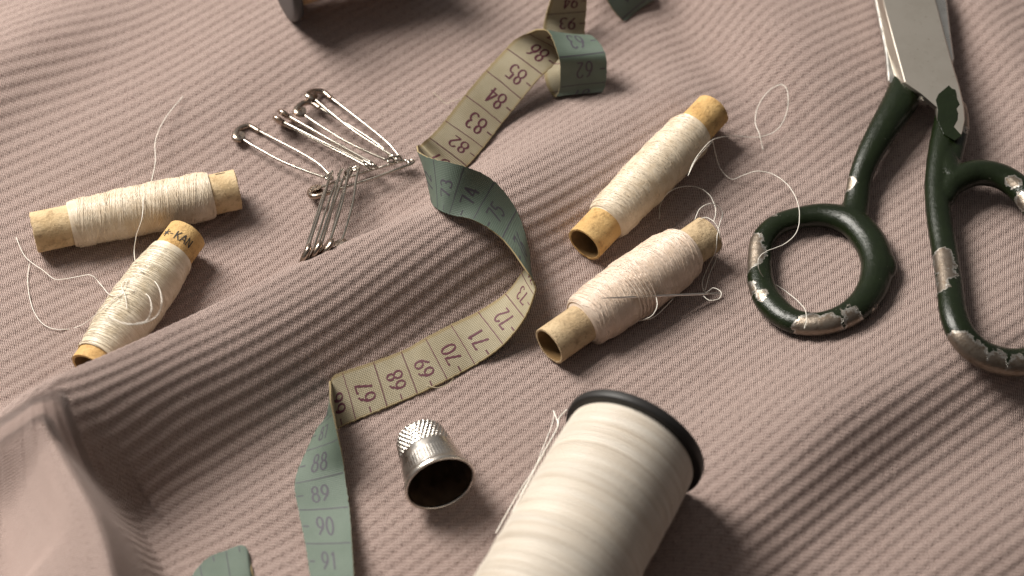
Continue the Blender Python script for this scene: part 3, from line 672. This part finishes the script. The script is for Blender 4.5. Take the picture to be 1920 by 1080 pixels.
# ------------------------------------------------------------------ spool, top left
c0 = on(538, 27, 0.02); FR = 1.55
dF = np.array([math.cos(R(24)), math.sin(R(24)), .0]); FC2 = np.array([c0[0], c0[1], c0[2]+FR])+np.array([-.05, .25, 0])
sp2 = thing('wooden_spool', 'wooden thread spool with a dark painted flange at the upper photo edge', 'thread spool', (FC2[0], FC2[1], float(H(FC2[0], FC2[1]))))
for E0, dd in ((FC2, dF), (FC2+dF*4.6, -dF)):
    prof = [(-.16, .02), (-.16, .25), (-.16, 1.2), (-.15, FR-.12), (-.12, FR-.03), (-.05, FR), (.1, FR), (.18, FR-.04), (.24, 1.15), (.24, .4)]
    q = MB(); q.grid(revolve(E0, E0+dd, [p[0] for p in prof], [p[1] for p in prof], 72), True); q.build('flange', M_BLACK if False else mat('grey_black_paint', (.045, .043, .044), .45)[0], sp2)
E0, E1 = FC2+dF*.2, FC2+dF*4.4
q = MB(); q.grid(revolve(E0, E1, np.linspace(0, 1, 20), np.full(20, 1.10), 64), True); q.grid(helix(E0, E1, [.01, .99], lambda t: 1.11+t*0, [120], .02, 5, 0, 26, .02), True)
q.build('thread_winding', thread_mat('amber_thread', (.58, .40, .24), (.50, .33, .18)), sp2)

# ------------------------------------------------------------------ thimble
az = R(19.5); tl = R(10); TL = 2.02
dT = np.array([math.sin(az)*math.cos(tl), -math.cos(az)*math.cos(tl), math.sin(tl)])
OC = on(825, 906, 1.0); BC = OC-dT*TL
th = thing('thimble', 'silver dimpled metal thimble lying on its side between tape and large spool', 'thimble', (OC[0], OC[1], float(H(OC[0], OC[1]))))
nT, nA = 220, 300
ss = np.linspace(0, 1, nT)
# profile by arc: dome 0-.26, wall .26-1
def tprof(s):
    if s < .27:
        a = s/.27*math.pi/2; return .02+.17*(1-math.cos(a))*1.2, .72*math.sin(a)**.82+.001
    k = (s-.27)/.73; return .224+k*(TL-.224), .722+(.975-.722)*k
pr = np.array([tprof(s) for s in ss])
d, u, v = axis_frame(BC, OC); an = np.linspace(0, 2*math.pi, nA, endpoint=False)
G = np.zeros((nT, nA, 3)); zz = pr[:, 0]; rrr = pr[:, 1]
disp = np.zeros((nT, nA)); arc = np.concatenate([[0], np.cumsum(np.hypot(np.diff(zz), np.diff(rrr)))])
pit = .128
for i in range(nT):
    if arc[i] < 1.52:                                   # knurled pits in staggered rings
        rowi = arc[i]/pit; k = round(rowi); dr_ = (rowi-k)*pit
        cnt = max(3, round(2*math.pi*max(np.interp(k*pit, arc, rrr), .05)/pit)); f = (an*cnt/(2*math.pi)+.5*(k % 2)); da = (f-np.round(f))*pit
        disp[i] = -.042*np.exp(-((dr_**2+da**2)/(.045**2))**1.5)
    if 1.80 < arc[i] < 2.32: disp[i] -= .009*(.5+.5*np.cos(an*64))*min(1, (arc[i]-1.80)/.1)
    if arc[i] > 2.40: disp[i] += .045*math.sin(min(1, (arc[i]-2.40)/(arc[-1]-2.40))*math.pi*.8)
G = BC+d*zz[:, None, None]+(u*np.cos(an)[:, None]+v*np.sin(an)[:, None])[None]*(rrr[:, None]+disp)[:, :, None]
q = MB(); q.grid(G, True, 0); q.build('thimble_body', [M_THIMBLE], th)
a2 = np.linspace(0, 2*math.pi, 97)[:-1]
ring = OC+(u*np.cos(a2)[:, None]+v*np.sin(a2)[:, None])*.985
q = MB(); Pr = np.vstack([ring, ring[:1]]); q.grid(sweep(Pr, .05, 12, up=d, fixed_up=True, caps=False), True); q.build('rolled_rim', M_THIMBLE, th)
q = MB(); ti = np.linspace(0, .985, 30); q.grid(revolve(BC+d*.12, OC, ti, np.interp(ti, [0, .02, .985], [.02, .58, .93]), 80)[:, ::-1], True); q.build('thimble_inside', M_THIMIN, th)

# ------------------------------------------------------------------ safety pins
PG = 'worn safety pins hooked on one pin'
def safety_pin(label, coil, head, roll, width=.46, bulge=.10, flip=1, wire=.041):
    C0, H0 = [on(*e) if len(e) == 3 else PZ(e[0], e[1], e[3]) for e in (coil, head)]; X_ = (H0-C0); L = np.linalg.norm(X_); X_ /= L
    up = np.array([0, 0, 1.0]); n0 = up-X_*(up @ X_); n0 /= np.linalg.norm(n0); y0 = np.cross(n0, X_)
    Y_ = y0*math.cos(R(roll))+n0*math.sin(R(roll)); N_ = np.cross(X_, Y_)
    Y_ = Y_*flip
    root = thing('safety_pin', label, 'safety pin', (C0[0], C0[1], C0[2]), PG)
    loc = lambda a: C0+np.asarray(a)[:, :1]*X_+np.asarray(a)[:, 1:2]*Y_+np.asarray(a)[:, 2:3]*N_
    hw = width/2; cr = .11
    arm1 = [(L-.25, hw, 0), (L*.7, hw+.01, 0), (L*.4, hw+bulge*.2, .0), (L*.18, hw*.85, 0), (.08, cr+.012, -.03)]
    a = np.radians(np.linspace(90, 90+450, 26)); loop = [(cr*math.cos(t)-.0, cr*math.sin(t), -.03+.06*i/25) for i, t in enumerate(a)]
    arm2 = [(.10, -cr-.02, .03), (L*.2, -hw*.75, .02), (L*.45, -hw-bulge*.2, .0), (L*.75, -hw+.0, 0), (L-.22, -hw+.05, 0)]
    loop = [( -x_, y_, z_) if False else (x_, y_, z_) for x_, y_, z_ in loop[1:-6]]
    path = catmull(arm1, 10)[:-1].tolist()+[list(p) for p in loop]+catmull(arm2, 10).tolist()
    P = catmull(loc(path), 2)
    q = MB(); q.grid(sweep(P, wire, 8), True); q.build('wire', M_PIN, root)
    # folded sheet clasp: rolled sheath along one arm, rounded nose, hook on the other arm, thin web between with a gap
    c = MB()
    nose = [(L-.55, hw, 0), (L-.32, hw+.012, 0), (L-.12, hw-.005, 0), (L-.02, hw*.62, 0), (L+.02, hw*.1, 0), (L-.02, -hw*.5, 0), (L-.12, -hw*.95, 0), (L-.26, -hw-.03, 0), (L-.38, -hw+.0, 0)]
    Pn = loc(catmull(nose, 8)); k = len(Pn); sh = np.linspace(0, 1, k)
    rin = np.interp(sh, [0, .02, .3, .55, .8, 1], [.070, .092, .095, .10, .17, .11]); rno = np.interp(sh, [0, .3, .6, .85, 1], [.072, .09, .095, .10, .06])
    c.grid(sweep(Pn, rno, 12, up=N_, rb=rin, fixed_up=True), True)
    for zz_ in (-.062, .062):
        web = [[(L-.42, -hw-.02, zz_), (L-.40, -hw+.12, zz_*.9)], [(L-.30, -hw-.04, zz_), (L-.30, -hw+.24, zz_)], [(L-.20, -hw-.02, zz_), (L-.22, -hw+.27, zz_)], [(L-.12, -hw*.95, zz_), (L-.14, -hw+.24, zz_)], [(L-.03, -hw*.5, zz_*.8), (L-.09, -hw*.25, zz_*.8)]]
        Gw = np.array([loc(r_) for r_ in web]); th_ = N_*.006
        c.grid(Gw+th_); c.grid((Gw-th_)[:, ::-1])
    c.build('clasp', M_CLASP, root)
    return root
safety_pin('carrier safety pin lying level, the other pins threaded on its wire', (769, 303, .35), (583, 364, .28), 25, .55, .12, 1)
safety_pin('safety pin lying apart on the left, its wires wide open', (617, 332, .30), (449, 243, .10), 8, .66, .06, -1)
safety_pin('upper middle safety pin, nearer of the two thin tilted ones', (690, 311, .55), (519, 224, .30), 62, .50, .05, -1)
safety_pin('upper middle safety pin, behind its thin tilted neighbour', (703, 311, .60), (530, 212, .42), 60, .50, .05, -1)
safety_pin('top safety pin with its rounded clasp overlapping the farthest one', (733, 300, .45), (564, 197, .40), 10, .64, .05, -1)
safety_pin('farthest safety pin, its clasp at the very top of the bunch', (748, 297, .50), (588, 172, .25), 25, .64, .06, -1)
safety_pin('hanging safety pin at the left of the lower fan', (620, 327, .55), (569, 487, 0, 2.0), 68, .48, .07, -1)
safety_pin('hanging safety pin, second from the left of the lower fan', (638, 323, .60), (587, 480, 0, 2.0), 62, .48, .07, -1)
safety_pin('hanging safety pin in the middle of the lower fan with a broad clasp', (652, 319, .62), (606, 474, 0, 2.0), 48, .48, .07, -1)
safety_pin('hanging safety pin at the right of the lower fan, both wires showing', (666, 316, .55), (627, 468, 0, 1.9), 18, .42, .07, -1)

# ------------------------------------------------------------------ scissors
def remesh(mbuilder, voxel, smooth=6):
    me = bpy.data.meshes.new('t'); V_ = np.vstack(mbuilder.V); F_ = np.vstack(mbuilder.F)
    me.from_pydata(V_.tolist(), [], F_.tolist()); o = bpy.data.objects.new('t', me); COL.objects.link(o)
    m = o.modifiers.new('r', 'REMESH'); m.mode = 'VOXEL'; m.voxel_size = voxel; m.adaptivity = 0
    s_ = o.modifiers.new('s', 'SMOOTH'); s_.factor = .5; s_.iterations = smooth
    dg = bpy.context.evaluated_depsgraph_get(); e = o.evaluated_get(dg); me2 = bpy.data.meshes.new_from_object(e)
    bpy.data.objects.remove(o); bpy.data.meshes.remove(me); return me2

def handle(name, tubes, parent, chips, voxel=.045):
    b_ = MB()
    for pts, rr, fl, closed in tubes:
        P = np.array([on(*p) for p in pts]);
        if closed: P = np.vstack([P, P[:1]])
        D = catmull(np.column_stack([P, np.append(rr, rr[0]) if closed else rr]), 10)
        b_.grid(sweep(D[:, :3], D[:, 3]*fl*.98, 18, up=[0, 0, 1], rb=D[:, 3]*1.15, fixed_up=True, caps=True), True)
    for k in range(len(b_.F)):
        pass
    # close the caps
    me = remesh(b_, voxel, 5); n = len(me.vertices); co = np.zeros(n*3); me.vertices.foreach_get('co', co); co = co.reshape(-1, 3)
    val = np.full(n, -1.0)
    for (px, py, lift, rad) in chips:
        c = on(px, py, lift); dd = co-c; dist = np.sqrt((dd**2).sum(1)); val = np.maximum(val, (rad-dist))
    at = me.attributes.new('chip', 'FLOAT', 'POINT'); at.data.foreach_set('value', val.astype(np.float32))
    me.polygons.foreach_set('use_smooth', np.ones(len(me.polygons), bool)); me.materials.clear(); me.materials.append(M_ENAMEL); me.update()
    me.name = name; o = bpy.data.objects.new(name, me); COL.objects.link(o); o.parent = parent; o.location = -Vector(parent.location); return o

sc0 = on(1720, 190, .3)
sci = thing('scissors', 'old steel scissors with chipped dark green enamel handles', 'scissors', (sc0[0], sc0[1], float(H(sc0[0], sc0[1]))))
Lr = .40
ring_pts = [(1424, 500, Lr), (1428, 455, Lr), (1455, 423, Lr), (1500, 408, Lr), (1550, 404, Lr), (1598, 418, Lr), (1632, 455, Lr), (1645, 500, Lr), (1632, 548, Lr), (1595, 587, Lr), (1540, 607, Lr), (1485, 601, Lr), (1446, 570, Lr), (1428, 535, Lr)]
ring_r = [.33, .32, .31, .32, .36, .43, .45, .43, .40, .36, .33, .35, .38, .36]
shank = [(1598, 420, Lr), (1606, 380, .45), (1613, 335, .55), (1630, 290, .62), (1658, 240, .65), (1684, 198, .60), (1697, 172, .55), (1704, 150, .5)]
shank_r = [.42, .36, .33, .36, .42, .48, .50, .48]
handle('handle', [(ring_pts, ring_r, .92, True), (shank, shank_r, .85, False), ([(1640, 440, .4), (1652, 485, .4), (1655, 505, .4), (1645, 530, .4)], [.25, .36, .37, .25], .8, False)], sci,
       [(1407, 478, .5, .52), (1409, 500, .4, .42), (1412, 455, .5, .36), (1425, 550, .75, .24), (1414, 545, .4, .30), (1520, 618, .4, .50), (1555, 614, .4, .42), (1592, 600, .3, .42), (1620, 578, .2, .42), (1500, 612, .6, .30),
        (1592, 348, .6, .30), (1590, 362, .4, .26), (1668, 498, .3, .20), (1455, 408, .5, .16), (1668, 515, .2, .18)])
Hl = .75
loopL = [(1786, 205, .72), (1776, 240, .80), (1764, 290, .85), (1757, 350, .80), (1761, 410, .75), (1771, 470, .70), (1780, 530, .65), (1788, 590, .6), (1806, 632, .55), (1842, 664, .5), (1895, 680, .5), (1950, 672, .5), (1990, 640, .55),
         (2003, 585, .6), (1995, 520, .65), (1972, 450, .7), (1938, 385, .75), (1905, 348, .75), (1868, 328, .78), (1825, 325, .80), (1785, 345, .80), (1768, 375, .78)]
loop_r = [.42, .40, .36, .34, .34, .35, .35, .36, .37, .38, .39, .39, .38, .38, .38, .38, .39, .38, .38, .38, .35, .28]
handle('handle', [(loopL, loop_r, .95, False), ([(1786, 200, .68), (1793, 228, .74), (1792, 252, .80), (1775, 320, .8)], [.40, .36, .34, .36], .8, False), ([(1768, 280, .85), (1782, 330, .8), (1815, 330, .8)], [.35, .42, .36], .85, False)], sci,
       [(1806, 205, .85, .36), (1806, 230, .85, .36), (1806, 180, .9, .34), (1800, 250, .8, .25), (1766, 480, 1.0, .36), (1770, 500, .9, .36), (1775, 515, .9, .30), (1766, 540, .8, .26), (1770, 525, .85, .25),
        (1800, 648, .6, .45), (1825, 668, .6, .45), (1860, 684, .55, .48), (1900, 694, .55, .5), (1930, 690, .5, .5), (1812, 650, .9, .22), (1900, 340, 1.1, .26), (1915, 375, 1.0, .36), (1760, 218, 1.25, .16)])

def plate(name, outline, low, z, drop, thick, parent, m):
    """solid slab: upper face outline at height z, the same outline lower down (bevel), then straight down"""
    import bmesh
    rings = [[np.array(PZ(a, c, z)) for a, c in outline]]
    if drop > .1: rings.append([PZ(a+(p-a)*.14, c+(q_-c)*.14, z-.03) for (a, c), (p, q_) in zip(outline, low)])
    rings.append([PZ(a, c, z-drop) for a, c in low]); rings.append([p+np.array([0, 0, -thick]) for p in rings[-1]])
    bm = bmesh.new(); rv = [[bm.verts.new(p) for p in r_] for r_ in rings]; k = len(outline); bm.faces.new(rv[0]); bm.faces.new(rv[-1][::-1])
    for ra, rb_ in zip(rv[:-1], rv[1:]):
        for i in range(k):
            j = (i+1) % k; bm.faces.new((ra[i], rb_[i], rb_[j], ra[j]))
    bmesh.ops.recalc_face_normals(bm, faces=bm.faces)
    me = bpy.data.meshes.new(name); bm.to_mesh(me); bm.free(); me.materials.append(m); o = bpy.data.objects.new(name, me); COL.objects.link(o); o.parent = parent; o.location = -Vector(parent.location); return o
zs = on(1780, 195, .85)[2]+.40
up_ = [(1698, 153), (1678, 80), (1657, 0), (1612, -170), (1640, -180), (1700, -120), (1742, -40), (1758, 20), (1772, 75), (1786, 125), (1798, 165), (1806, 200), (1808, 225), (1803, 250), (1790, 262), (1770, 250), (1758, 225), (1757, 201), (1728, 176)]
lw_ = [(1683, 160), (1663, 88), (1646, 6), (1600, -172), (1640, -184), (1702, -122), (1744, -40), (1760, 20), (1774, 75), (1788, 125), (1800, 165), (1808, 200), (1810, 226), (1804, 253), (1790, 265), (1768, 252), (1756, 226), (1754, 205), (1723, 181)]
plate('blade', up_, lw_, zs, .34, .04, sci, M_BLADE)
lo_ = [(1668, 150), (1664, 100), (1650, 30), (1610, -170), (1700, -170), (1750, -60), (1772, -10), (1780, 60), (1787, 110), (1760, 170), (1735, 190), (1700, 180)]
plate('blade', lo_, [(x_-3 if x_ < 1720 else x_+2, y_+1) for x_, y_ in lo_], zs-.36, .04, .2, sci, M_EDGE)
pt_ = [(1755, 187), (1760, 176), (1766, 171), (1772, 166), (1779, 160), (1785, 166), (1791, 168), (1793, 175), (1794, 184), (1799, 195), (1793, 203), (1796, 212), (1795, 224), (1788, 237), (1796, 246), (1803, 254), (1790, 263), (1770, 251), (1758, 225), (1759, 205)]
plate('enamel_patch', pt_, [(x_+(.6 if x_ > 1776 else -.6), y_+.6) for x_, y_ in pt_], zs+.014, .010, .02, sci, M_ENAMEL)
for o in sci.children:
    if o.name.startswith('enamel_patch'):
        a_ = o.data.attributes.new('chip', 'FLOAT', 'POINT'); a_.data.foreach_set('value', np.full(len(o.data.vertices), -1.0, np.float32))
